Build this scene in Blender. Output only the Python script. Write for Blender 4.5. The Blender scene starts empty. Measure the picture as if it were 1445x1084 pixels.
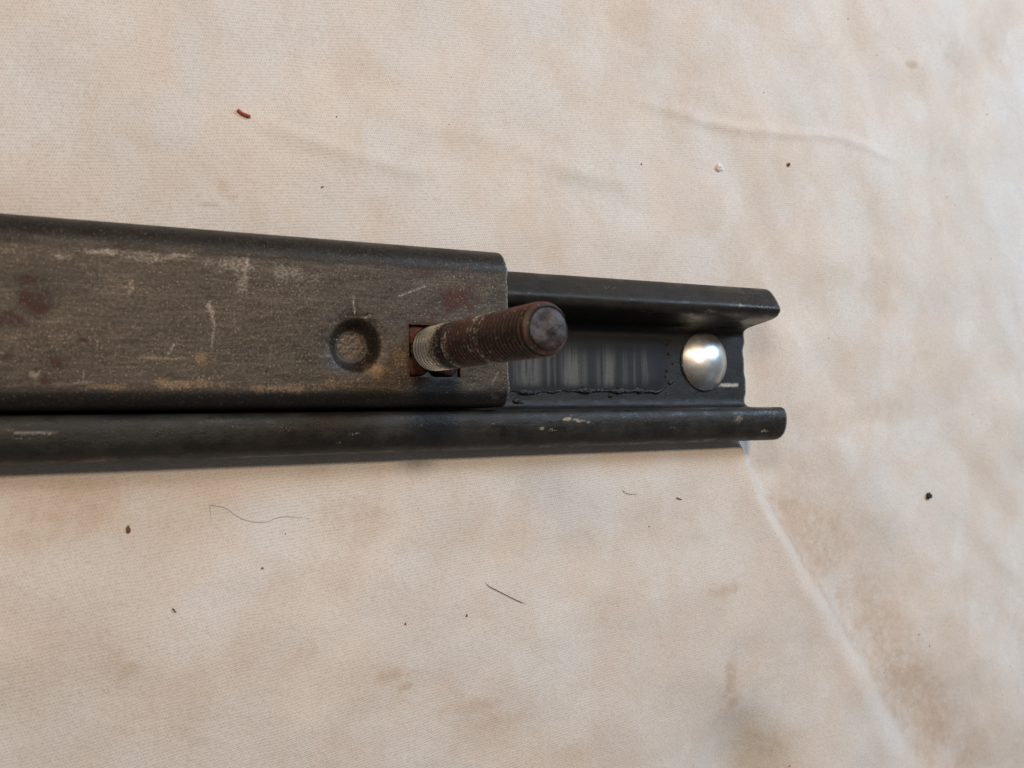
import bpy, math, random
import numpy as np
from mathutils import Matrix, Vector

# all modelling is done in millimetres and stored in metres
MM = 0.001
scene = bpy.context.scene
col = scene.collection

# ------------------------------------------------------------------ camera
CAM_POS = (-92.148, -16.606, 214.880)
RIGHT = (0.868076, -0.018757, 0.496068)
UP = (-0.003546, 0.999026, 0.043979)
BACK = (-0.496441, -0.039933, 0.867151)
cam_d = bpy.data.cameras.new('camera')
cam = bpy.data.objects.new('camera', cam_d)
col.objects.link(cam)
cam.matrix_world = Matrix(((RIGHT[0], UP[0], BACK[0], CAM_POS[0]*MM),
                           (RIGHT[1], UP[1], BACK[1], CAM_POS[1]*MM),
                           (RIGHT[2], UP[2], BACK[2], CAM_POS[2]*MM),
                           (0, 0, 0, 1)))
cam_d.sensor_width = 36
cam_d.lens = 34.88
cam_d.clip_start = 0.005
cam_d.clip_end = 20
cam_d.dof.use_dof = True
cam_d.dof.focus_distance = 0.236
cam_d.dof.aperture_fstop = 26
scene.camera = cam

# ------------------------------------------------------------------ light
world = bpy.data.worlds.new('World')
scene.world = world
world.use_nodes = True
bg = world.node_tree.nodes['Background']
bg.inputs[0].default_value = (0.80, 0.78, 0.78, 1)
bg.inputs[1].default_value = 0.14

def lamp(name, direction, dist, size, power, colour, target=(40, 0, 0), shape='DISK'):
    d = Vector(direction).normalized()
    t = Vector(target)*MM
    ld = bpy.data.lights.new(name, 'AREA')
    ld.shape = shape
    ld.size = size
    ld.energy = power
    ld.color = colour
    o = bpy.data.objects.new(name, ld)
    col.objects.link(o)
    o.location = t + d*dist
    o.rotation_euler = d.to_track_quat('Z', 'Y').to_euler()
    return o

lamp('desk_lamp', (-0.575, 0.43, 0.70), 1.60, 0.34, 4.8, (1.0, 0.755, 0.53), (92, 0, 0))
lamp('ceiling_lamp', (-0.02, 0.325, 0.945), 0.88, 0.10, 4.5, (1.0, 0.80, 0.61), (0, 0, 45))
lamp('window_light', (0.63, 0.46, 0.62), 0.80, 0.24, 5.2, (0.54, 0.76, 1.0), (92, 0, 0), shape='SQUARE')

vs = scene.view_settings
vs.view_transform = 'Standard'
vs.look = 'None'
vs.exposure = -0.11
vs.gamma = 1.0
vs.use_curve_mapping = False

# ------------------------------------------------------------------ positions of wear, stains, painted shade and creases (mm)
SL_RUST = [(-78.15, 6.82, 3.46, 2.79, 1), (-79.29, 10.56, 2.75, 1.02, 0.8), (-82.43, 3.49, 3.83, 1.88, 0.7), (-82.86, -3.39, 2.23, 1.12, 0.9), (-74.92, -3.89, 1.86, 2.55, 0.8), (-70.57, 0.3, 1.43, 0.91, 0.7), (-62.06, 0.26, 1.76, 0.93, 0.7), (4.99, 10.58, 6.71, 3.45, 0.85), (0.12, 7.26, 4.82, 1.55, 0.7), (-0.57, 16.52, 4.12, 1.55, 0.6), (-76.42, -7.46, 1.38, 0.76, 0.9), (-50.56, -11.0, 1.59, 0.81, 0.7), (-43.15, -9.24, 1.94, 0.83, 0.7), (9.45, 13.95, 2.5, 1.9, 0.6)]
SL_SCUFF = [(-66.94, 16.51, 3.44, 0.79, 0.8), (-74.1, 15.1, 2.12, 0.9, 0.8), (-59.49, 16.09, 5.79, 1.07, 0.7), (-51.73, 16.62, 3.74, 1.09, 0.7), (-42.96, 15.39, 7.03, 2.52, 0.75), (-31.61, 14.24, 5.64, 2.45, 0.7), (-40.91, 12.01, 1.69, 3.37, 0.7), (-62.02, 9.8, 0.5, 3.19, 0.6), (-47.13, 4.77, 0.68, 3.59, 0.6), (-47.92, 7.22, 0.67, 1.1, 0.8), (-78.37, -6.47, 1.03, 1.14, 0.9), (-81.55, 16.74, 1.13, 0.76, 0.6), (-24.15, 15.11, 4.6, 1.47, 0.4), (-1.79, 14.13, 4.26, 0.93, 0.4), (15.24, -10.51, 1.82, 0.95, 0.7), (-56.36, 0.41, 5.2, 1.07, 0.3)]
SL_TAN = [(-57.66, -2.97, 9.14, 0.67, 0.7), (-49.19, -2.83, 2.15, 1.64, 0.9), (-66.38, -8.46, 7.43, 0.91, 0.8), (-51.86, -7.88, 8.04, 1.21, 0.9), (-34.72, -8.67, 10.29, 1.27, 0.9), (-13.54, -4.77, 3.53, 2.09, 1), (-8.68, -2.15, 2.63, 2.72, 0.7), (-22.91, -7.49, 6.17, 1.46, 0.7), (-3.85, -8.93, 6.76, 1.22, 0.4), (6.81, 14.6, 10.79, 4.73, 0.4), (-36.0, 8.02, 17.92, 8.53, 0.3), (-72.35, -0.0, 13.43, 5.15, 0.25)]
SL_OIL_SHADOW = [(-0.15, -8.62, 7.58, 3.07, 1), (-23.6, -2.4, 1.52, 2.04, 0.3), (-77.0, 10.06, 7.04, 5.1, 0.4)]  # first blob paints the bolt's shadow below its base, the others are oil
SL_SCR = [(-18.37, 10.56, -17.95, 7.02, 0.16, 1), (-15.76, 6.21, -14.49, 6.56, 0.2, 1), (-7.98, 11.06, -1.8, 13.51, 0.22, 0.7), (-55.35, -2.26, -54.3, -0.35, 0.2, 0.8), (-60.82, -3.02, -48.92, -2.96, 0.08, 0.3), (-47.78, 7.5, -46.73, 3.41, 0.22, 0.7), (-46.73, 3.41, -47.43, -0.74, 0.2, 0.5), (14.4, -7.33, 15.9, -4.93, 0.2, 0.5), (-72.36, -7.7, -68.8, -7.56, 0.15, 0.5), (-43.03, 6.32, -42.65, 2.15, 0.15, 0.3), (-27.35, -1.74, -22.84, -2.09, 0.12, 0.4), (-40.16, 17.68, -40.9, 12.71, 0.25, 0.5), (-70.23, -7.43, -70.23, -5.76, 0.12, 0.5)]
RL_TAN = [(35.63, -15.85, 1.6, 0.5, 1), (38.63, -16.23, 1.01, 0.5, 0.9), (28.71, -17.9, 0.77, 0.41, 1), (31.62, -18.28, 1.57, 0.49, 0.5), (89.59, -16.62, 2.73, 1.5, 0.5), (98.78, -19.78, 1.8, 0.76, 0.7), (-77.96, -16.79, 4.07, 0.51, 0.4), (-80.24, -17.75, 3.44, 0.26, 0.35), (-81.38, -16.08, 3.42, 0.25, 0.3), (-17.49, -18.07, 2.21, 0.44, 0.5), (-20.63, -19.92, 1.24, 0.44, 0.5), (-42.57, -16.28, 2.8, 0.42, 0.4), (-1.15, -16.57, 3.42, 0.62, 0.3), (67.48, -18.45, 2.28, 0.72, 0.4), (16.49, -16.54, 1.84, 0.48, 0.4), (-50.76, -21.19, 1.34, 0.27, 0.5), (-64.84, -16.01, 0.99, 0.26, 0.4)]
RL_TAN2 = [(81.88, 11.78, 2.92, 0.75, 0.5), (91.8, 13.7, 2.01, 0.95, 0.5), (65.47, 11.13, 6.9, 0.54, 0.4), (37.68, 14.3, 0.81, 0.51, 0.6), (50.23, 16.66, 4.31, 0.89, 0.3)]
RL_SCR = [(96.23, -6.76, 103.6, -6.83, 0.45, 1), (98.3, -7.15, 102.53, -7.14, 0.3, 0.8)]
RL_SCR2 = [(-46.62, -22.43, -7.7, -22.08, 0.1, 0.3), (-17.36, -22.68, -15.46, -22.3, 0.2, 0.6), (35.97, -15.51, 42.01, -16.62, 0.15, 0.5), (-81.35, -16.59, -74.43, -16.47, 0.12, 0.35)]
RIDGE = [(96.84, -18.12), (102.32, -26.2), (106.66, -38.38), (112.97, -50.85), (120.84, -62.67), (130.44, -72.88), (141.64, -87.77), (154.68, -105.53), (171.41, -126.55), (187.49, -144.29)]
CR1 = [(68.61, 71.31), (80.71, 69.72), (94.66, 68.03), (110.73, 67.28), (130.76, 68.82), (147.5, 70.31), (158.55, 69.0), (168.27, 66.75), (175.63, 65.76)]
CR2 = [(-35.36, 51.46), (-28.29, 49.41), (-18.51, 47.44), (-8.3, 45.21), (0.57, 43.88), (11.7, 44.08)]
CR3 = [(-14.97, 61.85), (-4.6, 58.41), (8.12, 55.06), (23.57, 54.45), (40.02, 52.88), (55.26, 49.04), (71.48, 46.93)]
CR4 = [(31.64, 52.77), (42.07, 49.43), (52.99, 47.85), (66.73, 47.02)]
ST_BR = [(91.46, -62.86, 5.66, 1.95, 0.8), (86.28, -66.61, 10.16, 7.72, 0.3), (94.47, -87.05, 2.57, 5.84, 0.8), (96.8, -94.22, 3.11, 2.33, 0.5), (-4.71, -72.39, 4.38, 1.6, 0.7), (-2.13, -75.5, 2.47, 0.97, 0.7), (15.09, -82.66, 7.68, 1.67, 0.6), (24.65, -87.54, 7.98, 1.7, 0.35), (-60.93, -63.23, 2.7, 1.98, 0.5), (-63.86, -60.72, 2.67, 2.81, 0.3), (-40.07, 35.47, 1.83, 2.17, 0.6), (-38.56, 33.3, 1.52, 0.93, 0.6), (-43.1, 31.03, 2.4, 0.61, 0.6), (184.6, 99.24, 2.84, 1.44, 0.8), (-74.18, -31.16, 15.79, 6.24, 0.75), (-11.13, -38.0, 8.67, 4.81, 0.5), (-16.15, -35.3, 6.76, 3.97, 0.3), (126.1, -43.74, 11.74, 12.54, 0.55), (137.19, -59.26, 12.16, 10.58, 0.6), (145.67, -72.84, 12.49, 10.68, 0.6), (177.04, -91.86, 13.78, 13.4, 0.4), (142.08, -16.7, 18.84, 5.4, 0.4), (164.28, -14.76, 20.26, 4.03, 0.3), (163.2, 30.24, 11.69, 20.51, 0.3), (87.05, 71.63, 7.77, 12.19, 0.4), (72.67, 87.28, 9.9, 15.93, 0.4), (114.78, 101.13, 8.6, 8.6, 0.2), (207.31, 103.73, 11.55, 17.45, 0.45), (229.26, 115.01, 16.54, 10.31, 0.4), (39.53, 31.77, 8.64, 7.32, 0.3), (-70.27, 57.62, 8.04, 8.71, 0.2), (-24.48, -50.35, 13.17, 4.65, 0.3), (10.16, -43.58, 9.5, 6.71, 0.2), (102.9, 2.07, 8.13, 8.15, 0.2), (3.44, -4.8, 1.83, 1.68, 0), (-47.37, -71.61, 5.81, 8.75, 0.3), (54.33, -70.55, 13.63, 10.91, 0.25), (88.8, -103.6, 15.44, 7.66, 0.3), (209.86, -79.57, 19.19, 11.78, 0.3), (195.95, -0.93, 18.57, 9.46, 0.25)]
ST_BL = [(-47.34, 62.96, 3.71, 10.77, 0.8), (-50.33, 48.78, 4.38, 6.07, 0.6), (77.39, 82.15, 6.24, 14.02, 0.5), (134.41, 85.04, 15.43, 13.27, 0.4), (46.52, -33.58, 12.16, 5.43, 0.45), (225.1, 46.48, 24.6, 50.58, 0.5), (198.38, 109.54, 15.09, 14.78, 0.4), (-70.36, -43.24, 16.06, 8.36, 0.5), (-35.28, -34.16, 9.36, 3.8, 0.5), (6.08, -66.47, 22.94, 9.9, 0.4), (21.37, -56.39, 9.92, 6.84, 0.5), (118.92, -80.26, 8.5, 12.22, 0.4), (166.24, -41.66, 16.84, 13.4, 0.4), (-2.97, 47.69, 5.43, 5.06, 0.5), (1.01, 72.88, 7.43, 10.32, 0.25), (-75.45, 51.04, 5.18, 8.58, 0.3), (113.54, -75.56, 8.35, 12.14, 0.3), (67.35, -92.53, 19.21, 14.79, 0.4)]
RED = [(-37.35, 52.43), (-36.74, 51.89), (-35.97, 51.53), (-35.2, 51.32), (-34.58, 51.09)]
HAIR = [(18.67, -53.87), (19.8, -54.99), (21.71, -56.02), (23.63, -57.06), (25.96, -58.32), (27.92, -59.37), (29.7, -60.07)]
HAIR2 = [(-44.78, -35.16), (-44.92, -33.69), (-45.05, -32.06), (-44.04, -32.27), (-43.02, -32.47), (-41.71, -32.84), (-40.25, -34.12), (-38.33, -35.43), (-35.79, -36.19), (-33.06, -36.36), (-31.21, -35.57), (-29.2, -35.39), (-26.85, -35.69), (-23.69, -36.2)]
FIB1 = [(58.33, -33.97), (59.42, -34.94), (61.45, -35.41), (63.5, -35.33)]
FIB2 = [(76.12, -36.92), (77.07, -37.35), (78.27, -37.6)]
FIB3 = [(-52.7, -51.9), (-52.42, -52.36), (-52.01, -52.98)]
PTS = [(185.51, -42.66), (-60.85, -35.94), (100.01, 55.39), (125.97, 58.96)]

# ------------------------------------------------------------------ numeric helpers
def _lat(seed):
    return np.random.RandomState(seed).rand(256, 256)
_LATS = {}
def vnoise(x, y, seed=0):
    if seed not in _LATS:
        _LATS[seed] = _lat(seed)
    L = _LATS[seed]
    xi = np.floor(x).astype(int); yi = np.floor(y).astype(int)
    fx = x-xi; fy = y-yi
    fx = fx*fx*(3-2*fx); fy = fy*fy*(3-2*fy)
    a = L[xi & 255, yi & 255]; b = L[(xi+1) & 255, yi & 255]
    c = L[xi & 255, (yi+1) & 255]; d = L[(xi+1) & 255, (yi+1) & 255]
    return (a*(1-fx)+b*fx)*(1-fy)+(c*(1-fx)+d*fx)*fy

def fbm(x, y, seed=0, octaves=4):
    s = 0; amp = 0.5; tot = 0
    for k in range(octaves):
        s = s+amp*vnoise(x*2**k+17.3*k, y*2**k+5.1*k, seed+k)
        tot += amp; amp *= 0.5
    return s/tot

def sstep(a, b, x):
    t = np.clip((x-a)/(b-a), 0, 1)
    return t*t*(3-2*t)

def blob_mask(X, Y, blobs, rag=0.6, seed=3, nscale=0.5):
    m = np.zeros_like(X)
    n = fbm(X*nscale, Y*nscale, seed, 4)
    for bx, by, rx, ry, s in blobs:
        d = np.sqrt(((X-bx)/rx)**2+((Y-by)/ry)**2)
        v = s*sstep(1.35, 0.25, d+(n-0.5)*2*rag)
        m = np.maximum(m, v)
    return m

def seg_dist(X, Y, ax, ay, bx, by):
    dx, dy = bx-ax, by-ay
    t = np.clip(((X-ax)*dx+(Y-ay)*dy)/(dx*dx+dy*dy+1e-9), 0, 1)
    return np.hypot(X-ax-t*dx, Y-ay-t*dy), t

def seg_mask(X, Y, segs):
    m = np.zeros_like(X)
    n = fbm(X*2.2, Y*2.2, 31, 3)
    for ax, ay, bx, by, w, s in segs:
        d, t = seg_dist(X, Y, ax, ay, bx, by)
        m = np.maximum(m, s*np.clip(1.3-d/w, 0, 1)*sstep(0.25, 0.55, n+0.1))
    return m

def poly_dist(X, Y, pts):
    """distance, position along 0..1 and side (+ left of the path)"""
    best = np.full(X.shape, 1e9); along = np.zeros_like(X); side = np.ones_like(X)
    n = len(pts)-1
    for i in range(n):
        (ax, ay), (bx, by) = pts[i], pts[i+1]
        d, t = seg_dist(X, Y, ax, ay, bx, by)
        sd = np.sign((bx-ax)*(Y-ay)-(by-ay)*(X-ax))
        u = d < best
        best = np.where(u, d, best); along = np.where(u, (i+t)/n, along); side = np.where(u, sd, side)
    return best, along, side

# ------------------------------------------------------------------ object helpers
def tag(o, label=None, cat=None, group=None, kind=None):
    if label: o['label'] = label
    if cat: o['category'] = cat
    if group: o['group'] = group
    if kind: o['kind'] = kind
    return o

def thing(name, label, cat, loc):
    o = bpy.data.objects.new(name, None)
    o.empty_display_size = 0.01
    col.objects.link(o)
    o.location = Vector(loc)*MM
    return tag(o, label, cat)

def link_mesh(name, me, mat, parent=None, loc=(0, 0, 0)):
    o = bpy.data.objects.new(name, me)
    col.objects.link(o)
    if mat: me.materials.append(mat)
    if parent is not None:
        o.parent = parent
    else:
        o.location = Vector(loc)*MM
    return o

def mesh_np(name, V, Q, smooth=None, attrs=None, origin=(0, 0, 0)):
    """V (n,3) in mm, Q (m,4) or (m,3) ints"""
    V = (np.asarray(V, float)-np.array(origin, float))*MM
    Q = np.asarray(Q, np.int32)
    me = bpy.data.meshes.new(name)
    k = Q.shape[1]
    me.vertices.add(len(V)); me.vertices.foreach_set('co', V.astype(np.float32).ravel())
    me.loops.add(Q.size); me.loops.foreach_set('vertex_index', Q.ravel())
    me.polygons.add(len(Q))
    me.polygons.foreach_set('loop_start', np.arange(0, Q.size, k, dtype=np.int32))
    sm = np.ones(len(Q), bool) if smooth is None else smooth
    me.polygons.foreach_set('use_smooth', sm)
    me.update(calc_edges=True)
    me.validate()
    for an, av in (attrs or {}).items():
        a = me.attributes.new(an, 'FLOAT', 'POINT')
        a.data.foreach_set('value', np.asarray(av, np.float32).ravel())
    return me

def sheet_mesh(name, P, N, thick, attrs, keep=None, origin=(0, 0, 0)):
    """a bent sheet: grid of points P (nx,ny,3), unit normals N towards the seen side,
    given a thickness and rims round every open edge and hole"""
    nx, ny = P.shape[:2]
    if keep is None: keep = np.ones((nx-1, ny-1), bool)
    B = P-N*thick
    idx = np.arange(nx*ny).reshape(nx, ny)
    q = np.stack([idx[:-1, :-1], idx[1:, :-1], idx[1:, 1:], idx[:-1, 1:]], -1)[keep]
    # orientation test on the first cell
    c = q[len(q)//2]; F = P.reshape(-1, 3); NN = N.reshape(-1, 3)
    nrm = np.cross(F[c[1]]-F[c[0]], F[c[3]]-F[c[0]])
    flip = nrm.dot(NN[c[0]]) < 0
    if flip: q = q[:, ::-1]
    n0 = nx*ny
    qb = (q+n0)[:, ::-1]
    # rims
    e = np.concatenate([q[:, [0, 1]], q[:, [1, 2]], q[:, [2, 3]], q[:, [3, 0]]])
    key = e[:, 0].astype(np.int64)*(n0+1)+e[:, 1]
    rev = e[:, 1].astype(np.int64)*(n0+1)+e[:, 0]
    be = e[~np.isin(key, rev)]
    V = [F, B.reshape(-1, 3)]
    base = 2*n0
    m = len(be)
    V += [F[be[:, 0]], F[be[:, 1]], B.reshape(-1, 3)[be[:, 1]], B.reshape(-1, 3)[be[:, 0]]]
    r = np.arange(m)
    qr = np.stack([base+m+r, base+r, base+3*m+r, base+2*m+r], -1)
    Q = np.concatenate([q, qb, qr])
    sm = np.concatenate([np.ones(len(q)+len(qb), bool), np.zeros(m, bool)])
    A = {}
    for k, v in attrs.items():
        v = v.reshape(-1)
        A[k] = np.concatenate([v, v*0.3, v[be[:, 0]], v[be[:, 1]], v[be[:, 1]], v[be[:, 0]]])
    # drop unused vertices
    V = np.concatenate(V)
    used = np.zeros(len(V), bool); used[Q.ravel()] = True
    remap = np.cumsum(used)-1
    return mesh_np(name, V[used], remap[Q], sm, {k: v[used] for k, v in A.items()}, origin)

def arc(cy, cz, ry, rz, a0, a1, n):
    t = np.radians(np.linspace(a0, a1, n))
    return np.stack([cy+ry*np.cos(t), cz+rz*np.sin(t)], 1)

def resample(pts, step, extra=()):
    pts = np.asarray(pts, float)
    seg = np.hypot(*np.diff(pts, axis=0).T)
    s = np.concatenate([[0], np.cumsum(seg)])
    n = max(2, int(round(s[-1]/step))+1)
    t = np.linspace(0, s[-1], n)
    return np.stack([np.interp(t, s, pts[:, 0]), np.interp(t, s, pts[:, 1])], 1)

def profile_normals(p):
    d = np.gradient(p, axis=0)
    d /= np.linalg.norm(d, axis=1)[:, None]+1e-9
    return np.stack([-d[:, 1], d[:, 0]], 1)

def lathe(prof, n=48, noise=None):
    """prof list of (r,z)"""
    prof = np.asarray(prof, float)
    a = np.linspace(0, 2*np.pi, n, endpoint=False)
    V = np.stack([prof[:, None, 0]*np.cos(a), prof[:, None, 0]*np.sin(a), np.repeat(prof[:, 1:2], n, 1)], -1)
    m = len(prof)
    i = np.arange(m-1)[:, None]; j = np.arange(n)[None]
    q = np.stack([i*n+j, i*n+(j+1) % n, (i+1)*n+(j+1) % n, (i+1)*n+j], -1).reshape(-1, 4)
    return V, q

def tube(path, radii, n=8):
    """path (m,3), radii (m,) -> V,Q with pointed ends"""
    path = np.asarray(path, float)
    T = np.gradient(path, axis=0); T /= np.linalg.norm(T, axis=1)[:, None]+1e-9
    up = np.array([0, 0, 1.0])
    S = np.cross(T, up); S /= np.linalg.norm(S, axis=1)[:, None]+1e-9
    U = np.cross(S, T)
    a = np.linspace(0, 2*np.pi, n, endpoint=False)
    V = path[:, None]+np.asarray(radii)[:, None, None]*(S[:, None]*np.cos(a)[None, :, None]+U[:, None]*np.sin(a)[None, :, None])
    m = len(path)
    i = np.arange(m-1)[:, None]; j = np.arange(n)[None]
    q = np.stack([i*n+j, i*n+(j+1) % n, (i+1)*n+(j+1) % n, (i+1)*n+j], -1).reshape(-1, 4)
    return V.reshape(-1, 3), q

def smooth_path(pts, k=6):
    pts = np.asarray(pts, float)
    t = np.arange(len(pts)); tt = np.linspace(0, len(pts)-1, (len(pts)-1)*k+1)
    out = np.stack([np.interp(tt, t, pts[:, c]) for c in range(pts.shape[1])], 1)
    for _ in range(k):
        out[1:-1] = 0.25*out[:-2]+0.5*out[1:-1]+0.25*out[2:]
    return out

# ------------------------------------------------------------------ materials
class Mat:
    def __init__(self, name):
        self.m = bpy.data.materials.new(name)
        self.m.use_nodes = True
        self.t = self.m.node_tree
        self.b = self.t.nodes['Principled BSDF']
        self.co = self.n('ShaderNodeTexCoord').outputs['Object']
        v = self.n('ShaderNodeVectorMath'); v.operation = 'SCALE'
        self.t.links.new(self.co, v.inputs[0]); v.inputs['Scale'].default_value = 1000.0
        self.mm = v.outputs[0]
    def n(self, kind): return self.t.nodes.new(kind)
    def put(self, sock, val):
        if isinstance(val, bpy.types.NodeSocket): self.t.links.new(val, sock)
        elif isinstance(val, (tuple, list)):
            val = tuple(val)
            if len(val) == 3 and len(sock.default_value) == 4: val = val+(1,)
            sock.default_value = val
        else: sock.default_value = val
    def set(self, **kw):
        for k, v in kw.items(): self.put(self.b.inputs[k.replace('_', ' ')], v)
    def attr(self, name):
        a = self.n('ShaderNodeAttribute'); a.attribute_name = name
        return a.outputs['Fac']
    def math(self, op, a, b=0.0, c=None, clamp=False):
        n = self.n('ShaderNodeMath'); n.operation = op; n.use_clamp = clamp
        self.put(n.inputs[0], a); self.put(n.inputs[1], b)
        if c is not None: self.put(n.inputs[2], c)
        return n.outputs[0]
    def mul(self, a, b): return self.math('MULTIPLY', a, b)
    def add(self, a, b): return self.math('ADD', a, b)
    def ramp(self, x, lo, hi, a=0.0, b=1.0):
        n = self.n('ShaderNodeMapRange'); n.interpolation_type = 'SMOOTHSTEP'
        self.put(n.inputs[0], x)
        for i, v in enumerate((lo, hi, a, b)): n.inputs[1+i].default_value = v
        return n.outputs[0]
    def scaled(self, s):
        v = self.n('ShaderNodeVectorMath'); v.operation = 'MULTIPLY'
        self.put(v.inputs[0], self.mm); v.inputs[1].default_value = s
        return v.outputs[0]
    def noise(self, scale, detail=3.0, rough=0.55, vec=None, stretch=None, dist=0.0):
        n = self.n('ShaderNodeTexNoise')
        self.put(n.inputs['Vector'], vec if vec is not None else (self.scaled(stretch) if stretch else self.mm))
        n.inputs['Scale'].default_value = scale; n.inputs['Detail'].default_value = detail
        n.inputs['Roughness'].default_value = rough; n.inputs['Distortion'].default_value = dist
        return n.outputs[0]
    def mix(self, f, a, b):
        n = self.n('ShaderNodeMix'); n.data_type = 'RGBA'
        self.put(n.inputs[0], f); self.put(n.inputs[6], a); self.put(n.inputs[7], b)
        return n.outputs[2]
    def mixf(self, f, a, b):
        n = self.n('ShaderNodeMix'); n.data_type = 'FLOAT'
        self.put(n.inputs[0], f); self.put(n.inputs[2], a); self.put(n.inputs[3], b)
        return n.outputs[0]
    def bump(self, h, dist_mm, strength=1.0, normal=None):
        n = self.n('ShaderNodeBump')
        n.inputs['Strength'].default_value = strength; n.inputs['Distance'].default_value = dist_mm*MM
        self.put(n.inputs['Height'], h)
        if normal is not None: self.put(n.inputs['Normal'], normal)
        return n.outputs[0]

def mat_cloth():
    M = Mat('stained_cotton')
    big = M.noise(0.035, 5, 0.55)
    mid = M.noise(0.075, 6, 0.55, stretch=(1, 0.8, 1), dist=0.6)
    fine = M.noise(0.9, 4, 0.6)
    br = M.attr('brown'); bl = M.attr('pale')
    base = M.mix(M.ramp(big, 0.35, 0.65), (0.73, 0.65, 0.575), (0.71, 0.677, 0.635))
    base = M.mix(M.mul(M.ramp(mid, 0.42, 0.74), 0.45), base, (0.64, 0.53, 0.43))
    streaky = M.noise(0.028, 4, 0.5, stretch=(1.0, 0.6, 1), dist=1.5)
    base = M.mix(M.mul(M.ramp(streaky, 0.47, 0.58), 0.24), base, (0.62, 0.51, 0.415))
    base = M.mix(M.mul(bl, 0.8), base, (0.675, 0.665, 0.645))
    brn = M.mul(br, M.ramp(M.noise(0.35, 5, 0.65), 0.25, 0.7, 0.35, 1.0))
    base = M.mix(M.mul(brn, 0.75), base, (0.50, 0.35, 0.235))
    # twill weave: broken diagonal rows of thread, about 0.6 mm apart
    sx = M.n('ShaderNodeSeparateXYZ')
    wob = M.n('ShaderNodeVectorMath'); wob.operation = 'ADD'
    nz = M.n('ShaderNodeTexNoise'); M.put(nz.inputs['Vector'], M.mm); nz.inputs['Scale'].default_value = 0.05
    nz.inputs['Detail'].default_value = 2
    sc = M.n('ShaderNodeVectorMath'); sc.operation = 'SCALE'; M.put(sc.inputs[0], nz.outputs['Color']); sc.inputs['Scale'].default_value = 2.4
    M.put(wob.inputs[0], M.mm); M.put(wob.inputs[1], sc.outputs[0])
    M.put(sx.inputs[0], wob.outputs[0])
    x, y = sx.outputs[0], sx.outputs[1]
    row = M.math('SINE', M.add(M.mul(y, 2*math.pi/0.66), M.mul(x, -0.12*2*math.pi/0.66)))
    dash = M.math('SINE', M.add(M.mul(x, 2*math.pi/0.62), M.mul(y, 0.5*2*math.pi/0.66)))
    weave = M.add(M.mul(row, 0.30), M.mul(M.mul(row, dash), 0.6))
    irregular = M.noise(1.7, 3, 0.6)
    pit = M.ramp(M.add(M.mul(weave, 0.30), irregular), 0.16, 0.60)
    pit = M.mixf(0.62, 1.0, pit)
    base = M.mix(pit, M.mix(0.55, base, (0.25, 0.19, 0.14)), base)
    base = M.mix(M.ramp(fine, 0.3, 0.7, 0.0, 0.09), base, (0.50, 0.43, 0.37))
    M.set(Base_Color=base, Roughness=0.93, Specular_IOR_Level=0.12, Sheen_Weight=0.12, Sheen_Roughness=0.6)
    h = M.add(M.mul(weave, 0.5), M.mul(irregular, 0.9))
    nb = M.bump(h, 0.13, 0.55)
    nb = M.bump(M.noise(0.35, 4, 0.6), 0.5, 0.35, nb)
    M.set(Normal=nb)
    return M.m

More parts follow.
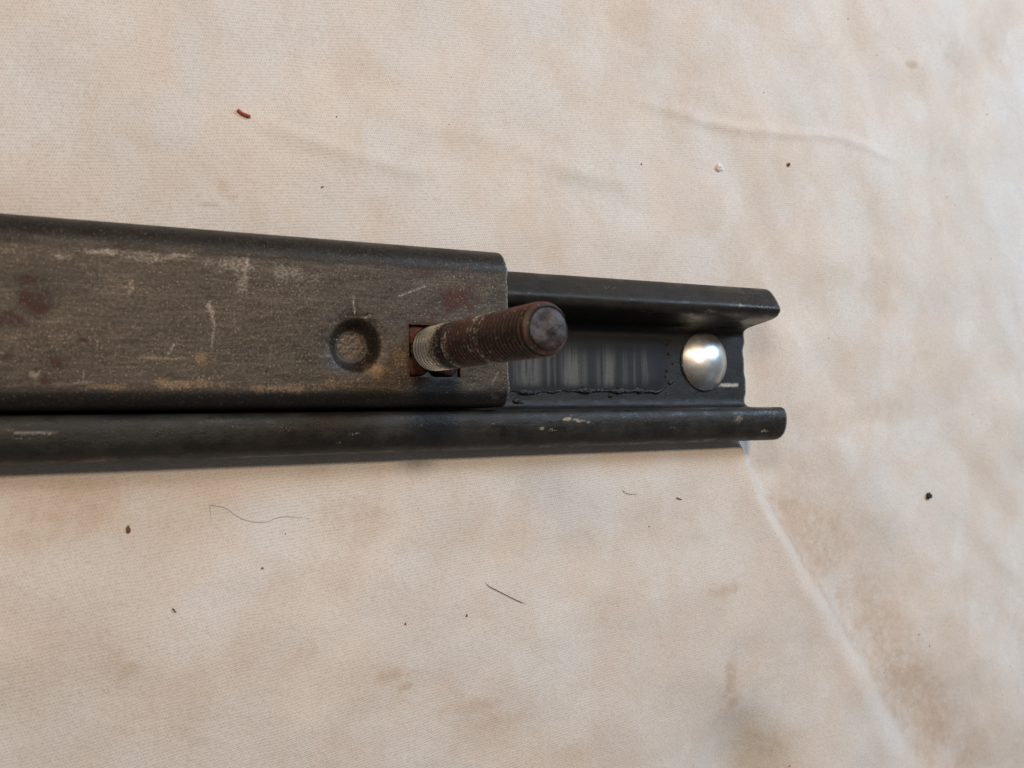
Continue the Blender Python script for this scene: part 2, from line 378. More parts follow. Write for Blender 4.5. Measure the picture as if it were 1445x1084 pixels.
def mat_slide():
    M = Mat('worn_brown_steel')
    rust, scuff, tan, oil_shade = (M.attr(k) for k in ('rust', 'scuff', 'tan', 'oil_shade'))
    scr, edge, bare = M.attr('scratch'), M.attr('edge'), M.attr('bare')
    n1 = M.noise(0.3, 6, 0.68, stretch=(0.5, 1, 1)); n2 = M.noise(2.2, 5, 0.72); n3 = M.noise(5.0, 2, 0.7)
    streak = M.noise(1.5, 4, 0.65, stretch=(0.07, 1, 1))
    base = M.mix(M.ramp(n1, 0.3, 0.7), (0.032, 0.023, 0.016), (0.074, 0.057, 0.041))
    base = M.mix(M.ramp(streak, 0.50, 0.64, 0, 0.6), base, (0.098, 0.081, 0.060))
    base = M.mix(M.ramp(streak, 0.46, 0.34, 0, 0.6), base, (0.026, 0.020, 0.014))
    base = M.mix(M.ramp(n2, 0.52, 0.70, 0, 0.75), base, (0.135, 0.105, 0.072))
    grain = M.noise(1.3, 5, 0.75)
    patch = M.ramp(M.noise(0.22, 5, 0.7, stretch=(0.6, 1, 1)), 0.40, 0.60)
    base = M.mix(M.mul(M.ramp(grain, 0.50, 0.40), M.mixf(patch, 0.75, 0.35)), base, (0.016, 0.012, 0.008))
    base = M.mix(M.mul(M.ramp(grain, 0.52, 0.64), M.mixf(patch, 0.12, 0.45)), base, (0.16, 0.124, 0.086))
    paint = M.mix(M.ramp(grain, 0.48, 0.62, 0, 0.6), (0.020, 0.016, 0.0125), (0.046, 0.038, 0.029))
    base = M.mix(M.ramp(M.add(bare, M.mul(M.add(n1, -0.5), 1.6)), 0.30, 0.70), paint, base)
    base = M.mix(M.mul(M.ramp(M.add(M.mul(tan, 0.24), M.noise(2.6, 6, 0.78)), 0.58, 0.78), 0.62), base, (0.25, 0.155, 0.082))
    base = M.mix(M.mul(M.ramp(M.add(M.mul(scuff, 0.30), M.noise(2.0, 6, 0.78, stretch=(0.7, 1, 1))), 0.60, 0.86), 0.6), base, (0.36, 0.315, 0.26))
    base = M.mix(M.mul(M.ramp(M.add(M.mul(rust, 0.30), M.noise(1.1, 6, 0.82)), 0.64, 0.76), 0.92), base, (0.062, 0.020, 0.015))
    base = M.mix(M.mul(oil_shade, 0.85), base, (0.011, 0.010, 0.010))  # darkens oil spots and the painted shade of bolt and dimple
    speck = M.mul(M.ramp(M.noise(2.6, 3, 0.7), 0.63, 0.70), M.mixf(bare, 0.35, 0.95))
    base = M.mix(speck, base, (0.40, 0.33, 0.24))
    bright = M.math('MAXIMUM', M.mul(scr, M.ramp(n2, 0.40, 0.62, 0.0, 0.85)), M.mul(edge, M.ramp(n2, 0.40, 0.62, 0.0, 0.4)))
    base = M.mix(bright, base, (0.55, 0.50, 0.42))
    rough = M.mixf(rust, M.ramp(n1, 0.35, 0.65, 0.34, 0.55), 0.72)
    rough = M.mixf(oil_shade, rough, 0.46)
    M.set(Base_Color=base, Metallic=0.2, Roughness=rough, Specular_IOR_Level=0.3)
    M.set(Normal=M.bump(M.add(n2, M.mul(n3, 0.5)), 0.10, 0.5, M.bump(n1, 0.5, 0.25)))
    return M.m

def mat_rail():
    M = Mat('oiled_black_steel')
    tan, scr, edge = M.attr('tan'), M.attr('scratch'), M.attr('edge')
    floor = M.attr('floor'); film = M.attr('film')
    n1 = M.noise(0.2, 5, 0.6); n2 = M.noise(2.4, 4, 0.65); n3 = M.noise(5.0, 2, 0.7)
    streak = M.noise(1.8, 4, 0.6, stretch=(0.06, 1, 1))
    base = M.mix(M.ramp(n1, 0.3, 0.7), (0.015, 0.013, 0.011), (0.027, 0.024, 0.020))
    base = M.mix(M.ramp(streak, 0.5, 0.75, 0, 0.5), base, (0.045, 0.038, 0.031))
    base = M.mix(M.ramp(n2, 0.55, 0.75, 0, 0.5), base, (0.052, 0.044, 0.035))
    base = M.mix(M.ramp(n2, 0.44, 0.28, 0, 0.7), base, (0.009, 0.008, 0.008))
    base = M.mix(M.mul(floor, 0.6), base, (0.010, 0.0105, 0.012))
    base = M.mix(M.mul(M.ramp(M.add(M.mul(tan, 0.55), n2), 0.72, 0.86), 0.8), base, (0.30, 0.24, 0.155))
    base = M.mix(M.mul(M.ramp(n3, 0.72, 0.80), 0.6), base, (0.28, 0.22, 0.15))
    bright = M.math('MAXIMUM', M.mul(scr, 0.9), M.mul(edge, M.ramp(n2, 0.35, 0.6, 0.0, 0.5)))
    base = M.mix(bright, base, (0.50, 0.49, 0.45))
    M.set(Base_Color=base, Metallic=0.1, Roughness=M.mixf(M.math('MAXIMUM', film, M.ramp(M.noise(0.25, 5, 0.7, stretch=(0.6, 1, 1)), 0.52, 0.68)), M.ramp(n1, 0.3, 0.7, 0.42, 0.6), 0.25), Specular_IOR_Level=0.32)
    M.set(Normal=M.bump(M.add(n2, M.mul(n3, 0.4)), 0.16, 0.6, M.bump(n1, 0.9, 0.35)))
    return M.m

def mat_strip():
    M = Mat('streaked_wear_steel')
    st = M.noise(0.30, 3, 0.6, stretch=(1, 0.04, 1))
    st2 = M.noise(1.1, 2, 0.5, stretch=(1, 0.06, 1))
    n2 = M.noise(1.5, 4, 0.65)
    worn = M.attr('worn')
    k = M.mul(M.ramp(M.add(M.mul(st, 0.3), M.mul(st2, 0.7)), 0.36, 0.54, 0.35, 1.0), worn)
    k = M.mul(k, M.ramp(n2, 0.2, 0.6, 0.6, 1))
    base = M.mix(k, (0.010, 0.0102, 0.0105), (0.098, 0.096, 0.084))
    M.set(Base_Color=base, Metallic=0.35, Roughness=M.mixf(k, 0.46, 0.5))
    M.set(Normal=M.bump(M.add(n2, st2), 0.08, 0.4))
    return M.m

def mat_plain(name, c1, c2, rough, metal=0.0, scale=1.0, bump=0.1, spec=0.5, bs=0.5):
    M = Mat(name)
    n = M.noise(scale, 4, 0.6)
    M.set(Base_Color=M.mix(M.ramp(n, 0.3, 0.7), c1, c2), Roughness=rough, Metallic=metal, Specular_IOR_Level=spec)
    M.set(Normal=M.bump(n, bump, bs))
    return M.m

def mat_thread():
    M = Mat('rusty_thread')
    bare, dark = M.attr('bare'), M.attr('groove')
    n1 = M.noise(0.35, 4, 0.6); n2 = M.noise(1.8, 4, 0.65)
    base = M.mix(M.ramp(n1, 0.35, 0.65), (0.034, 0.015, 0.011), (0.092, 0.029, 0.016))
    base = M.mix(M.ramp(n2, 0.5, 0.75, 0, 0.6), base, (0.06, 0.045, 0.03))
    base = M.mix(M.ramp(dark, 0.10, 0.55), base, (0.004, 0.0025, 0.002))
    k = M.ramp(M.add(M.mul(bare, 0.6), n2), 0.56, 0.98)
    base = M.mix(k, base, (0.92, 0.84, 0.68))
    M.set(Base_Color=base, Metallic=M.mul(k, 1.0), Roughness=M.mixf(k, 0.48, 0.19))
    M.set(Normal=M.bump(n2, 0.06, 0.4))
    return M.m

def mat_boltend():
    M = Mat('dented_bolt_end')
    n1 = M.noise(0.4, 4, 0.6); n2 = M.noise(1.6, 4, 0.65)
    base = M.mix(M.ramp(n1, 0.4, 0.6), (0.024, 0.014, 0.011), (0.056, 0.050, 0.053))
    base = M.mix(M.ramp(n2, 0.52, 0.7), base, (0.050, 0.020, 0.013))
    M.set(Base_Color=base, Metallic=0.4, Roughness=0.5, Normal=M.bump(n2, 0.2, 0.7))
    return M.m

def mat_rivet():
    M = Mat('polished_rivet')
    n1 = M.noise(0.3, 3, 0.6); n2 = M.noise(1.5, 4, 0.6)
    base = M.mix(M.ramp(n1, 0.35, 0.7), (0.96, 0.95, 0.92), (0.86, 0.84, 0.78))
    base = M.mix(M.ramp(n2, 0.63, 0.75, 0, 0.5), base, (0.20, 0.18, 0.14))
    M.set(Base_Color=base, Metallic=1.0, Roughness=M.ramp(n1, 0.3, 0.7, 0.34, 0.44))
    M.set(Normal=M.bump(n1, 0.3, 0.2, M.bump(n2, 0.05, 0.25)))
    return M.m

# ------------------------------------------------------------------ the cloth
RAIL_END = 106.5
def cloth_height(X, Y):
    # raised apron in front of the rail, ending in the long fold that runs to the lower right
    d, al, side = poly_dist(X, Y, [(12.0, 106.0)]+RIDGE+[(330.0, -290.0)])
    al = np.clip((-18.0-Y)/126.0, 0, 1.0)
    sd = d*side              # path runs towards the viewer: + is the right-hand side
    sd = sd+(fbm(X*0.03, Y*0.03, 15, 2)-0.5)*5
    ap = sstep(5.0+16*al, -1.0-6*al, sd)
    front = sstep(-14.0, -21.0, Y)
    fade = 1.0-0.5*sstep(0.25, 1.0, al)
    leftfall = 0.92+0.08*sstep(-60, 80, X)
    fall = 1.0-0.75*sstep(-45, -140, Y)*sstep(120, 40, X)
    h = 7.8*ap*(1-0.3*sstep(-30, -2, sd)*al)*front*fade*leftfall*fall
    crest = 0.35*np.exp(-((sd+2.5)/4.0)**2)*front*fade*(X > 80)
    h = h+crest
    # valley and second swell right of the fold
    h = h+2.4*np.exp(-((sd-46)/17.0)**2)*sstep(0, 30, X)*sstep(-8, -30, Y)
    h = h+(fbm(sd*0.05+4, al*2.5, 19, 2)-0.5)*3.0*sstep(4, 25, sd)*sstep(60, 120, X)
    h = h-10.0*np.exp(-((X-100+0.25*(Y+112))/14.0)**2)*sstep(-84, -122, Y)
    h = h+3.0*np.exp(-((X-124)/11.0)**2-((Y+6)/22.0)**2)*sstep(RAIL_END, RAIL_END+10, X)
    # behind the rail
    h = h+1.2*sstep(14, 34, Y)
    und = (fbm(X*0.016+3, Y*0.022, 11, 3)-0.5)*5.0+(fbm(X*0.05, Y*0.06+9, 12, 3)-0.5)*1.1
    und = und*np.clip(sstep(10, 45, Y)+sstep(-18, -50, Y)+sstep(RAIL_END-2, RAIL_END+30, X), 0, 1)
    h = h+und
    for pts, amp, w in ((CR1, 0.6, 1.6), (CR2, 0.42, 2.0), (CR3, 0.32, 2.8), (CR4, 0.36, 2.4)):
        dd, a, s = poly_dist(X, Y, pts)
        k = np.sin(np.clip(a, 0, 1)*np.pi)**0.5
        prof = np.exp(-(dd/w)**2)-0.12*np.exp(-((dd*s+2.2*w)/(1.8*w))**2)
        h = h+amp*k*prof
    # keep the cloth beneath the flat base of the rail
    inside = sstep(15, 9.5, Y)*sstep(-18, -13.0, Y)*sstep(RAIL_END+6, RAIL_END-1, X)
    h = np.where(inside > 0, h*(1-inside)-0.25*inside, h)
    return h

def axis(lo, a, b, hi, step, coarse):
    return np.concatenate([np.arange(lo, a, coarse), np.arange(a, b, step), np.arange(b, hi+coarse, coarse)])

def build_cloth():
    xs = axis(-340, -100, 260, 520, 0.7, 6)
    ys = axis(-340, -146, 142, 340, 0.7, 6)
    X, Y = np.meshgrid(xs, ys, indexing='ij')
    Z = cloth_height(X, Y)
    P = np.stack([X, Y, Z], -1)
    nx, ny = X.shape
    idx = np.arange(nx*ny).reshape(nx, ny)
    q = np.stack([idx[:-1, :-1], idx[1:, :-1], idx[1:, 1:], idx[:-1, 1:]], -1).reshape(-1, 4)
    brown = blob_mask(X, Y, [q_ for q_ in ST_BR if q_[2] > 7], 0.7, 41, 0.07)*sstep(0.15, 0.5, fbm(X*0.2, Y*0.2, 55, 4))
    dr, al, sr = poly_dist(X, Y, [(12.0, 106.0)]+RIDGE+[(330.0, -290.0)])
    sr = dr*sr
    brown = np.maximum(brown, 0.95*sstep(2.0, 6.0, sr)*sstep(46.0, 14.0, sr)*sstep(-24, -34, Y)*sstep(0.1, 0.5, fbm(X*0.06, Y*0.06, 57, 3)))
    brown = np.maximum(brown, 1.25*blob_mask(X, Y, [q_ for q_ in ST_BR if q_[2] <= 7], 0.55, 43, 0.4))
    pale = blob_mask(X, Y, ST_BL, 0.7, 47, 0.05)
    me = mesh_np('drop_cloth', P.reshape(-1, 3), q, None, {'brown': brown, 'pale': pale})
    o = link_mesh('drop_cloth', me, mat_cloth())
    tag(o, 'cream cotton drop cloth with tan stains and soft folds', None, None, 'structure')
    return o
build_cloth()

# ------------------------------------------------------------------ the lower rail
M_RAIL = mat_rail()
RO = (10, -1.5, 0)
rail = thing('track_rail', 'dark oiled steel track rail with rolled edges lying on the cloth', 'rail', RO)

def build_rail():
    # profile (y,z) seen from the open end, far rolled edge to near rolled edge
    far = [(19.6, 9.6), (19.7, 11.0), (19.1, 12.6), (17.8, 14.0), (16.2, 15.3), (14.8, 16.4), (13.5, 17.25), (12.1, 16.6), (11.3, 15.6), (10.75, 13.8), (10.2, 10.0), (9.6, 5.5), (9.15, 3.2), (8.3, 2.0), (6.9, 1.75)]
    near = [(-10.9, 1.75), (-12.3, 2.0), (-13.0, 3.0), (-13.25, 5.5), (-13.35, 14.6), (-13.6, 16.5), (-14.5, 17.4), (-16.3, 17.75), (-18.4, 17.55), (-20.2, 16.95), (-21.5, 15.9), (-22.3, 14.3), (-22.5, 12.4), (-22.3, 10.6)]
    def chaikin(p, k=3):
        p = np.asarray(p, float)
        for _ in range(k):
            a = 0.75*p[:-1]+0.25*p[1:]; b = 0.25*p[:-1]+0.75*p[1:]
            p = np.concatenate([p[:1], np.stack([a, b], 1).reshape(-1, 2), p[-1:]])
        return p
    prof = resample(np.concatenate([chaikin(far, 2), chaikin(near)]), 0.36)
    pn = profile_normals(prof)
    if pn[len(pn)//2, 1] < 0: pn = -pn
    xs = np.concatenate([np.arange(-165, -96, 3.0), np.arange(-96, RAIL_END-0.2, 0.36), [RAIL_END]])
    X = np.repeat(xs[:, None], len(prof), 1)
    Y = np.repeat(prof[None, :, 0], len(xs), 0); Z = np.repeat(prof[None, :, 1], len(xs), 0)
    N = np.zeros(X.shape+(3,)); N[..., 1] = pn[None, :, 0]; N[..., 2] = pn[None, :, 1]
    # saw-cut end is not quite straight; the edges of the rolls are a little wavy
    w = sstep(RAIL_END-4, RAIL_END, X)
    X2 = X+w*((vnoise(Y*0.35, Y*0+3, 61)-0.5)*0.9+(vnoise(Y*1.9, Y*0+3, 62)-0.5)*0.16)
    Z2 = Z+(fbm(X*0.035, Y*0.2, 64, 3)-0.5)*0.35*sstep(9, 15, Z)
    P = np.stack([X2, Y, Z2], -1)
    on_near = (Y < -12.5) & (Z > 10); on_far = (Y > 9) & (Z > 8); on_floor = Z < 4
    tan = blob_mask(X, Y, RL_TAN, 0.6, 71, 0.9)*on_near+blob_mask(X, Y, RL_TAN2, 0.6, 72, 0.9)*on_far
    lower = on_near*sstep(13.4, 12.2, Z)*sstep(0.35, 0.6, fbm(X*0.12, Y*0.5, 76, 3))*0.5
    scr = seg_mask(X, Y, RL_SCR)*on_floor+seg_mask(X, Y, RL_SCR2)*on_near
    edge = np.maximum(sstep(RAIL_END-0.6, RAIL_END-0.1, X), lower)
    film = on_far*sstep(70, 96, X)*sstep(0.40, 0.60, fbm(X*0.12, Y*0.4, 78, 4))
    film = np.maximum(film, on_near*sstep(80, 95, X)*sstep(-17.5, -14.5, Y)*sstep(0.45, 0.62, fbm(X*0.15, Y*0.5, 79, 4)))
    me = sheet_mesh('channel', P, N, 1.5, {'film': film, 'tan': tan, 'scratch': scr, 'edge': edge, 'floor': on_floor*1.0}, None, RO)
    link_mesh('channel', me, M_RAIL, rail)

    # worn bearing strip on the channel floor, rounded at its open end
    y0, y1, x1 = -8.3, 6.0, 78.6
    yy = np.linspace(y0, y1, 60); xx = np.concatenate([np.arange(-150, 10, 4), np.arange(10, 78.7, 0.25)])
    X, Y = np.meshgrid(xx, yy, indexing='ij')
    c = (y0+y1)/2; hw = (y1-y0)/2
    endx = x1-3.2*np.clip(np.abs(Y-c)/hw, 0, 1)**4
    X = np.minimum(X, endx)
    rim = np.minimum(np.minimum(Y-y0, y1-Y), endx-X)
    Z = 1.765+0.10*sstep(0, 3.0, rim)
    streaks = np.zeros_like(X)
    for sx_, sw_, ss_ in [(34.81, 3.11, 0.85), (40.45, 0.53, 0.6), (42.35, 0.43, 0.4), (47.29, 2.61, 1.0), (51.44, 0.88, 0.45), (59.04, 1.82, 0.9), (55.89, 0.67, 0.4), (64.31, 0.93, 0.3), (67.57, 0.38, 0.4), (70.87, 0.95, 0.55), (30.92, 0.81, 0.5)]:
        streaks = np.maximum(streaks, ss_*sstep(1.5, 0.45, np.abs(X+(vnoise(Y*0.25, X*0+sx_, 33)-0.5)*0.35-sx_)/sw_))
    streaks = np.maximum(streaks, 0.35*sstep(30, 10, X))
    worn = (0.12+streaks)*sstep(0.2, 2.2, Y-y0)*sstep(1.0, 8.0, y1-Y)*sstep(0.5, 8.0, endx-X)
    P = np.stack([X, Y, Z], -1)-np.array(RO)
    nx, ny = X.shape; idx = np.arange(nx*ny).reshape(nx, ny)
    q = np.stack([idx[:-1, :-1], idx[1:, :-1], idx[1:, 1:], idx[:-1, 1:]], -1).reshape(-1, 4)
    me = mesh_np('wear_strip', P.reshape(-1, 3), q, None, {'worn': worn})
    s = link_mesh('wear_strip', me, mat_strip(), rail)
    s['label'] = 'flat steel strip with grey vertical wear streaks on the channel floor'

    # ridge of black grease pushed up along the strip
    gm = mat_plain('black_grease', (0.006, 0.006, 0.007), (0.014, 0.013, 0.014), 0.30, 0, 1.6, 0.5, 0.5, 1.0)
    t = np.linspace(0, 1, 330)
    path = np.stack([12+t*66, np.full_like(t, -8.5), np.full_like(t, 1.95)], 1)
    path[:, 1] += (fbm(t*14, t*0, 81, 4)-0.5)*1.5+np.where(path[:, 0] > 73, (path[:, 0]-73)**2*0.06, 0)
    rad = 0.30+2.0*(fbm(t*22, t*0+4, 83, 4)-0.38)
    rad = np.clip(rad*0.8, 0.10, 0.9); rad[:3] *= 0.3; rad[-4:] *= 0.4
    V, q = tube(path, rad, 10)
    V[:, 2] = 1.75+(V[:, 2]-1.75)*0.75
    V += (np.random.RandomState(5).rand(*V.shape)-0.5)*0.22
    me = mesh_np('grease_ridge', V, q, None, None, RO)
    g = link_mesh('grease_ridge', me, gm, rail); g['label'] = 'ridge of wet black grease along the wear strip'
    rs = np.random.RandomState(9)
    for bx, by, r in ((31.1, -11.0, 0.95), (32.6, -11.5, 0.5), (59.5, -9.8, 0.6), (79.6, -6.2, 0.7), (78.4, -3.0, 0.45), (79.2, 1.6, 0.5), (77.9, -4.6, 0.3), (80.6, -1.2, 0.28), (78.8, 4.0, 0.4)):
        prof = [(r*math.sin(a), 1.72+0.75*r*math.cos(a)) for a in np.linspace(0.05, 1.57, 7)]
        V, q = lathe(prof, 14)
        V = V.reshape(-1, 3)*np.array([1.25, 0.9, 1])+np.array([bx, by, 0])
        V[:, :2] += (rs.rand(len(V), 2)-0.5)*0.2
        link_mesh('grease_blob', mesh_np('grease_blob', V, q[:, ::-1], None, None, RO), gm, rail)

    # domed rivet head
    r, h = 8.1, 3.8
    R = (r*r+h*h)/(2*h); am = math.asin(r/R)
    prof = [(R*math.sin(a), 1.85+h-R+R*math.cos(a)) for a in np.linspace(0.002, am, 26)]
    prof += [(r+0.03, 1.70), (r-0.1, 1.5)]
    V, q = lathe(prof, 72)
    V = V.reshape(-1, 3)+np.array([91.8, -0.15, 0.0])
    me = mesh_np('rivet', V, q, None, None, RO)
    rv = link_mesh('rivet', me, mat_rivet(), rail); rv['label'] = 'shiny silver domed rivet head'
    # dirty grease ring squeezed out under the rivet
    a = np.linspace(0, 2*np.pi, 90)
    path = np.stack([91.8+8.15*np.cos(a), -0.15+8.15*np.sin(a), np.full_like(a, 1.75)], 1)
    V, q = tube(path, 0.12+0.5*fbm(np.cos(a)*3+5, np.sin(a)*3+5, 88, 3), 8)
    link_mesh('grease_ring', mesh_np('grease_ring', V, q, None, None, RO), gm, rail)
build_rail()

# ------------------------------------------------------------------ the sliding channel
SL_END, SL_TOP = 18.6, 20.0
HX0, HX1, HY0, HY1 = -5.75, 6.4, -6.2, 5.1
SO = (-60, 5, 0)
slide = thing('slide_channel', 'worn brown steel slide channel capping the rail, scratched and rusty', 'slide', SO)
DIMPLE = (-17.8, 0.25)

def build_slide():
    def span(a, b, step):
        n = max(2, int(round(abs(b-a)/step))+1)
        return np.linspace(a, b, n)
    st = 0.26
    top = np.concatenate([span(17.6, HY1, st), span(HY1, HY0, st)[1:], span(HY0, -9.2, st)[1:]])
    prof = np.concatenate([
        np.stack([np.full(8, 23.1), np.linspace(8.5, 14.4, 8)], 1)[:-1],
        arc(17.6, 14.4, 5.5, 5.6, 0, 90, 34)[:-1],
        np.stack([top, np.full(len(top), 20.0)], 1)[:-1],
        arc(-9.2, 16.0, 3.6, 4.0, 90, 180, 24)[:-1],
        np.stack([np.full(16, -12.8), np.linspace(16.0, 4.2, 16)], 1)])
    # very slight crown of the flat top
    pn = profile_normals(prof)
    if pn[len(pn)//2, 1] < 0: pn = -pn
    xs = np.concatenate([np.arange(-150, -96, 3.0), span(-96, HX0, st), span(HX0, HX1, st)[1:], span(HX1, SL_END, st)[1:]])
    X = np.repeat(xs[:, None], len(prof), 1)
    Y = np.repeat(prof[None, :, 0], len(xs), 0); Z = np.repeat(prof[None, :, 1], len(xs), 0)
    N = np.zeros(X.shape+(3,)); N[..., 1] = pn[None, :, 0]; N[..., 2] = pn[None, :, 1]
    ontop = sstep(16.5, 19.5, Z)
    # pressed dimple, softly rounded in and with a flat pitted bottom
    r = np.hypot(X-DIMPLE[0], Y-DIMPLE[1])
    Z2 = Z-ontop*(2.7*sstep(5.9, 3.3, r)+0.35*sstep(8.0, 5.0, r))
    Z2 += ontop*0.22*(fbm(X*1.1, Y*1.1, 91, 3)-0.5)*sstep(3.6, 2.6, r)
    Z2 += (fbm(X*0.04, Y*0.09, 92, 3)-0.5)*0.30*ontop
    # edges of the square hole slightly dragged in
    dh = np.maximum(np.maximum(HX0-X, X-HX1), np.maximum(HY0-Y, Y-HY1))
    Z2 -= ontop*0.08*sstep(0.5, 0.0, dh)
    w = sstep(SL_END-1.5, SL_END, X)
    X2 = X+w*((vnoise(Y*0.5, Y*0+1, 95)-0.5)*0.35+(vnoise(Y*2.2, Y*0+8, 96)-0.5)*0.16)
    P = np.stack([X2, Y, Z2], -1)
    # surface normals
    dx = np.gradient(P, axis=0); dy = np.gradient(P, axis=1)
    NN = np.cross(dx, dy); NN /= np.linalg.norm(NN, axis=-1, keepdims=True)+1e-12
    if (NN*N).sum() < 0: NN = -NN
    xc = 0.5*(xs[1:]+xs[:-1]); pc = 0.5*(prof[1:]+prof[:-1])
    hole = ((xc > HX0) & (xc < HX1))[:, None] & ((pc[:, 0] > HY0) & (pc[:, 0] < HY1) & (pc[:, 1] > 19))[None]
    vis = (Z > 12)*1.0
    rust = blob_mask(X, Y, SL_RUST, 0.75, 101, 0.55)*vis
    rust = np.maximum(rust, 0.7*ontop*sstep(2.6, 0.0, dh)*sstep(0.35, 0.65, fbm(X*0.35, Y*0.35, 113, 4)))
    scuff = blob_mask(X, Y, SL_SCUFF, 0.7, 103, 0.5)*vis
    tan = blob_mask(X, Y, SL_TAN, 0.7, 105, 0.6)*vis
    oil_shade = blob_mask(X, Y, SL_OIL_SHADOW, 0.35, 107, 0.3)*vis
    # brown grime in the bottom of the dimple, shade painted dark on its wall
    tan = np.maximum(tan, 0.55*sstep(3.4, 2.2, r))
    oil_shade = np.maximum(oil_shade, 0.75*sstep(2.6, 3.6, r)*sstep(6.4, 4.8, r))
    # dark band low on the near shoulder
    oil_shade = np.maximum(oil_shade, 0.85*vis*sstep(-8.6, -10.4, Y)*sstep(0.2, 0.45, fbm(X*0.15, Y*0.5, 109, 3)))
    scr = seg_mask(X, Y, SL_SCR)*vis
    bare = sstep(18.6, 15.6, Y)*sstep(-10.2, -7.2, Y)*(0.65+0.35*sstep(-95, -60, X))
    edge = np.maximum(sstep(SL_END-0.5, SL_END-0.1, X), 0*dh)
    me = sheet_mesh('channel', P, NN, 1.7, {'rust': rust, 'scuff': scuff, 'tan': tan, 'oil_shade': oil_shade, 'scratch': scr, 'edge': edge, 'bare': bare}, ~hole, SO)
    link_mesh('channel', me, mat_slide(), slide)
build_slide()

# ------------------------------------------------------------------ the bolt
BO = (0, 0, 14)
bolt = thing('threaded_bolt', 'rusty threaded bolt standing up out of the square hole', 'bolt', BO)
def build_bolt():
    pitch, rmaj, depth = 1.41, 5.0, 0.80
    z0, z1 = 17.0, 67.2
    n = 56; per = 8
    nz = int((z1-z0)/pitch*per)
    zz = np.linspace(z0, z1, nz+1)
    a = np.linspace(0, 2*np.pi, n, endpoint=False)
    Zg = np.repeat(zz[:, None], n, 1); Ag = np.repeat(a[None], nz+1, 0)
    ph = (Zg/pitch-Ag/(2*np.pi)) % 1.0
    tri = 1-np.abs(ph*2-1)
    worn = 0.55+0.45*fbm(Zg*0.16, Ag*1.2, 121, 3)
    crest = np.clip(tri, 0, 0.85)/0.85
    band = 0.12*np.exp(-((Zg-31.5)/1.2)**2)+0.10*np.exp(-((Zg-47)/0.8)**2)
    rr = rmaj-depth*(1-crest)*worn-band+0.10*(fbm(Zg*0.5, np.cos(Ag)*2+4, 123, 3)-0.5)
    rr -= 0.9*sstep(z1-1.5, z1, Zg)
    P = np.stack([rr*np.cos(Ag), rr*np.sin(Ag), Zg], -1).reshape(-1, 3)
    i = np.arange(nz)[:, None]; j = np.arange(n)[None]
    q = np.stack([i*n+j, i*n+(j+1) % n, (i+1)*n+(j+1) % n, (i+1)*n+j], -1).reshape(-1, 4)
    nb = fbm(Zg*0.25, np.cos(Ag)*1.5+np.sin(Ag), 125, 3)
    bare = sstep(33, 22.5, Zg)*1.0+0.35*np.exp(-((Zg-34)/2.2)**2)*sstep(0.35, 0.6, nb)+0.45*np.exp(-((Zg-45.5)/1.2)**2)*sstep(.3,.6,nb)+0.4*np.exp(-((Zg-48.8)/0.7)**2)
    bare = np.clip(bare, 0, 1)*(0.25+0.75*crest)
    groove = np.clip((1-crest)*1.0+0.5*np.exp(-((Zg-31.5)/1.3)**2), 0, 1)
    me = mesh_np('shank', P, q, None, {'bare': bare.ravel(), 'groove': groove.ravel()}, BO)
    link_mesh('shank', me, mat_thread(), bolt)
    # hammered end face
    re = rmaj-depth*0.5-0.85
    rad = np.linspace(0, 1, 18)
    V = []
    A, Rr = np.meshgrid(a, rad)
    x, y = Rr*re*np.cos(A), Rr*re*np.sin(A)
    z = z1+0.75*(1-Rr**2.2)*0.55+(fbm(x*0.45+9, y*0.45, 127, 4)-0.5)*1.0*(1-Rr**4)
    z -= 0.55*np.exp(-(((x+1.3)/1.1)**2+((y-1.3)/1.3)**2))
    P = np.stack([x, y, z], -1).reshape(-1, 3)
    i = np.arange(len(rad)-1)[:, None]
    q = np.stack([i*n+j, (i+1)*n+j, (i+1)*n+(j+1) % n, i*n+(j+1) % n], -1).reshape(-1, 4)
    me = mesh_np('end_face', P, q, None, None, BO)
    e = link_mesh('end_face', me, mat_boltend(), bolt); e['label'] = 'dented grey end face of the bolt'
    # clover shaped head: four rounded corner lobes filling the square hole
    m = 160
    t = np.linspace(0, 2*np.pi, m, endpoint=False)
    sq = 1/np.maximum(np.abs(np.cos(t)), np.abs(np.sin(t)))
    notch = 1-0.30*np.exp(-(np.abs((np.mod(t+np.pi/4, np.pi/2)-np.pi/4)/0.30))**3)
    rnd = np.minimum(sq, 1.28)
    ox = 5.95*rnd*notch*np.cos(t); oy = 5.5*rnd*notch*np.sin(t)
    rings = [(0.40, 19.35), (0.7, 19.3), (0.9, 19.1), (0.98, 18.7), (1.0, 18.1), (1.0, 14.2)]
    V = np.stack([np.stack([s*ox+0.3, s*oy-0.5, np.full(m, zz_)], 1) for s, zz_ in rings]).reshape(-1, 3)
    V[:, 2] += np.where(V[:, 2] > 18, (fbm(V[:, 0]*0.8+20, V[:, 1]*0.8+20, 129, 3)-0.5)*0.7, 0)
    i = np.arange(len(rings)-1)[:, None]; jj = np.arange(m)[None]
    q = np.stack([i*m+jj, (i+1)*m+jj, (i+1)*m+(jj+1) % m, i*m+(jj+1) % m], -1).reshape(-1, 4)
    hm = mat_plain('flaking_rust', (0.045, 0.014, 0.009), (0.12, 0.036, 0.022), 0.75, 0, 0.9, 0.3, 0.3, 0.8)
    me = mesh_np('head', V, q, None, None, BO)
    h = link_mesh('head', me, hm, bolt); h['label'] = 'dark red rusty bolt head in the square hole'
build_bolt()

# ------------------------------------------------------------------ bits lying on the cloth
def on_cloth(x, y): return float(cloth_height(np.array([[x]], float), np.array([[y]], float))[0, 0])

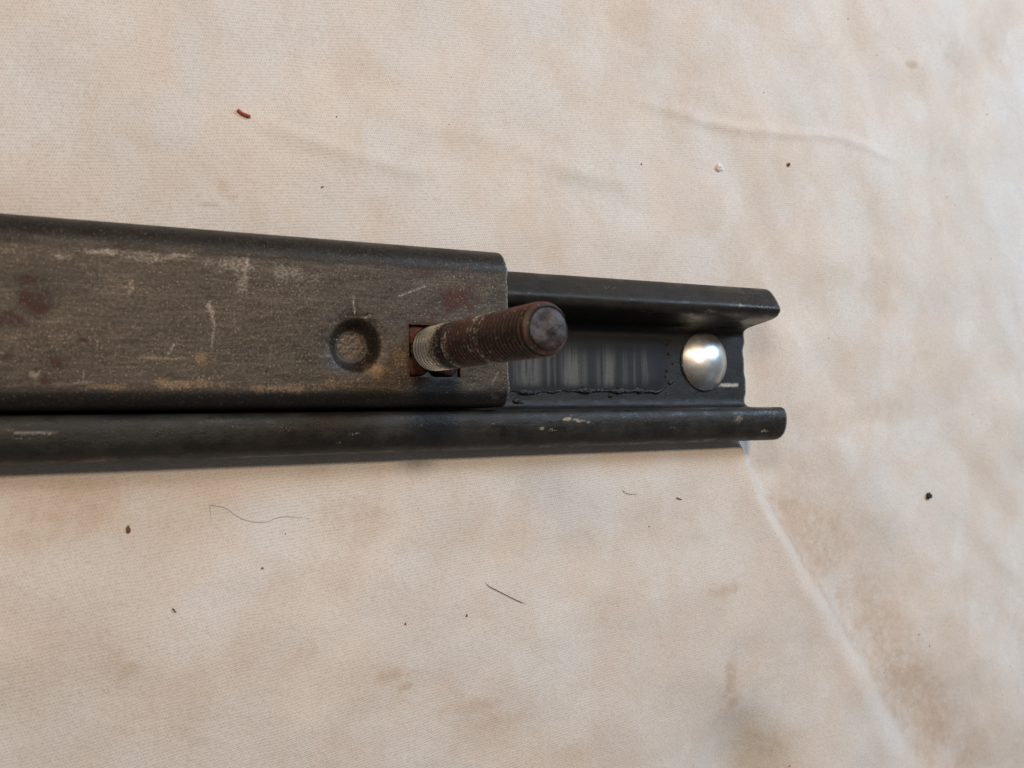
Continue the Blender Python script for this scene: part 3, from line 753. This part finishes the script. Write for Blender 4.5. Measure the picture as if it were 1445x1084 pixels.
def strand(name, pts, r, mat, label, cat, lift=0.0, group=None, taper=True):
    p = smooth_path(pts, 8)
    z = np.array([on_cloth(x, y) for x, y in p])+r+0.08+lift
    P = np.stack([p[:, 0], p[:, 1], z], 1)
    t = np.linspace(0, 1, len(P))
    rad = r*(np.clip(np.minimum(t, 1-t)*8, 0.25, 1) if taper else np.clip(np.minimum(t, 1-t)*25, 0.35, 1))
    V, q = tube(P, rad, 7)
    o0 = tuple(P[len(P)//2])
    o = link_mesh(name, mesh_np(name, V, q, None, None, o0), mat, None, o0)
    return tag(o, label, cat, group)

M_HAIR = mat_plain('dark_hair', (0.030, 0.018, 0.014), (0.05, 0.03, 0.022), 0.5, 0, 1.0, 0.02)
M_FINE = mat_plain('fine_grey_hair', (0.20, 0.16, 0.13), (0.26, 0.21, 0.17), 0.5, 0, 1.0, 0.02)
M_RED = mat_plain('red_paint_flake', (0.40, 0.055, 0.035), (0.30, 0.06, 0.03), 0.6, 0, 2.0, 0.1)
M_CRUMB = mat_plain('dark_crumb', (0.018, 0.013, 0.012), (0.04, 0.025, 0.022), 0.6, 0, 1.5, 0.2)
M_BROWN = mat_plain('brown_flake', (0.14, 0.065, 0.04), (0.20, 0.10, 0.06), 0.8, 0, 1.5, 0.2)
M_LINT = mat_plain('white_lint', (0.82, 0.79, 0.74), (0.76, 0.72, 0.67), 0.9, 0, 1.5, 0.2)

strand('red_fleck', RED, 0.36, M_RED, 'tiny curved red fleck on the cloth behind the slide channel', 'fleck', taper=False)
strand('hair', HAIR, 0.08, M_HAIR, 'short dark straight hair on the cloth in front of the rail', 'hair')
strand('fine_hair', HAIR2, 0.035, M_FINE, 'long thin wavy hair on the cloth close to the rail', 'hair')
strand('fibre', FIB1, 0.06, M_FINE, 'small curled grey fibre on the cloth below the rail end', 'fibre')
strand('fibre', FIB2, 0.12, M_HAIR, 'short thick dark fibre on the cloth near the rail end', 'fibre')
strand('fibre', FIB3, 0.13, M_HAIR, 'tiny dark fibre on the cloth at the lower left', 'fibre')

def crumb(name, x, y, s, mat, label, cat, seed, sz=(1, 1, 0.7)):
    rs = np.random.RandomState(seed)
    prof = [(s*math.sin(a), s*math.cos(a)) for a in np.linspace(0.05, 3.09, 8)]
    V, q = lathe(prof, 10)
    V = V.reshape(-1, 3)
    V = V*(0.65+0.6*rs.rand(len(V), 1))*np.array(sz)
    z = on_cloth(x, y)+s*sz[2]*0.5
    o = link_mesh(name, mesh_np(name, V, q[:, ::-1], np.zeros(len(q), bool)), mat, None, (x, y, z))
    return tag(o, label, cat)
crumb('crumb', PTS[0][0], PTS[0][1], 1.15, M_CRUMB, 'black crumb lying alone on the cloth right of the rail', 'crumb', 1)
crumb('brown_fleck', PTS[1][0], PTS[1][1], 0.55, M_BROWN, 'small brown fleck on the stained cloth at lower left', 'fleck', 2, (0.8, 1.5, 0.5))
crumb('lint_ball', PTS[2][0], PTS[2][1], 1.15, M_LINT, 'small white lint ball on the cloth above the rail end', 'lint', 3)
crumb('dark_dot', PTS[3][0], PTS[3][1], 0.62, M_BROWN, 'small brown dot on the cloth right of the lint ball', 'fleck', 4)

def build_dust():
    rs = np.random.RandomState(77)
    VV, QQ, b = [], [], 0
    base, q0 = lathe([(0.1, 1), (0.8, 0.5), (1.0, -0.2), (0.5, -0.9)], 6)
    base = base.reshape(-1, 3)
    n = 0
    while n < 60:
        x, y = rs.uniform(-90, 250), rs.uniform(-138, 135)
        if -26 < y < 26 and x < 112: continue
        s = 0.08+0.17*rs.rand()**3
        v = base*(0.7+0.6*rs.rand(len(base), 1))*s*np.array([1+rs.rand()*1.2, 1, 0.6])
        a = rs.rand()*6.28; c_, s_ = math.cos(a), math.sin(a)
        v = np.stack([v[:, 0]*c_-v[:, 1]*s_+x, v[:, 0]*s_+v[:, 1]*c_+y, v[:, 2]+on_cloth(x, y)+s*0.3+0.05], 1)
        VV.append(v); QQ.append(q0[:, ::-1]+b); b += len(v); n += 1
    o = link_mesh('dust_specks', mesh_np('dust_specks', np.concatenate(VV), np.concatenate(QQ)), M_BROWN)
    tag(o, 'fine brown dust specks scattered over the cloth', 'dust', None, 'stuff')
build_dust()
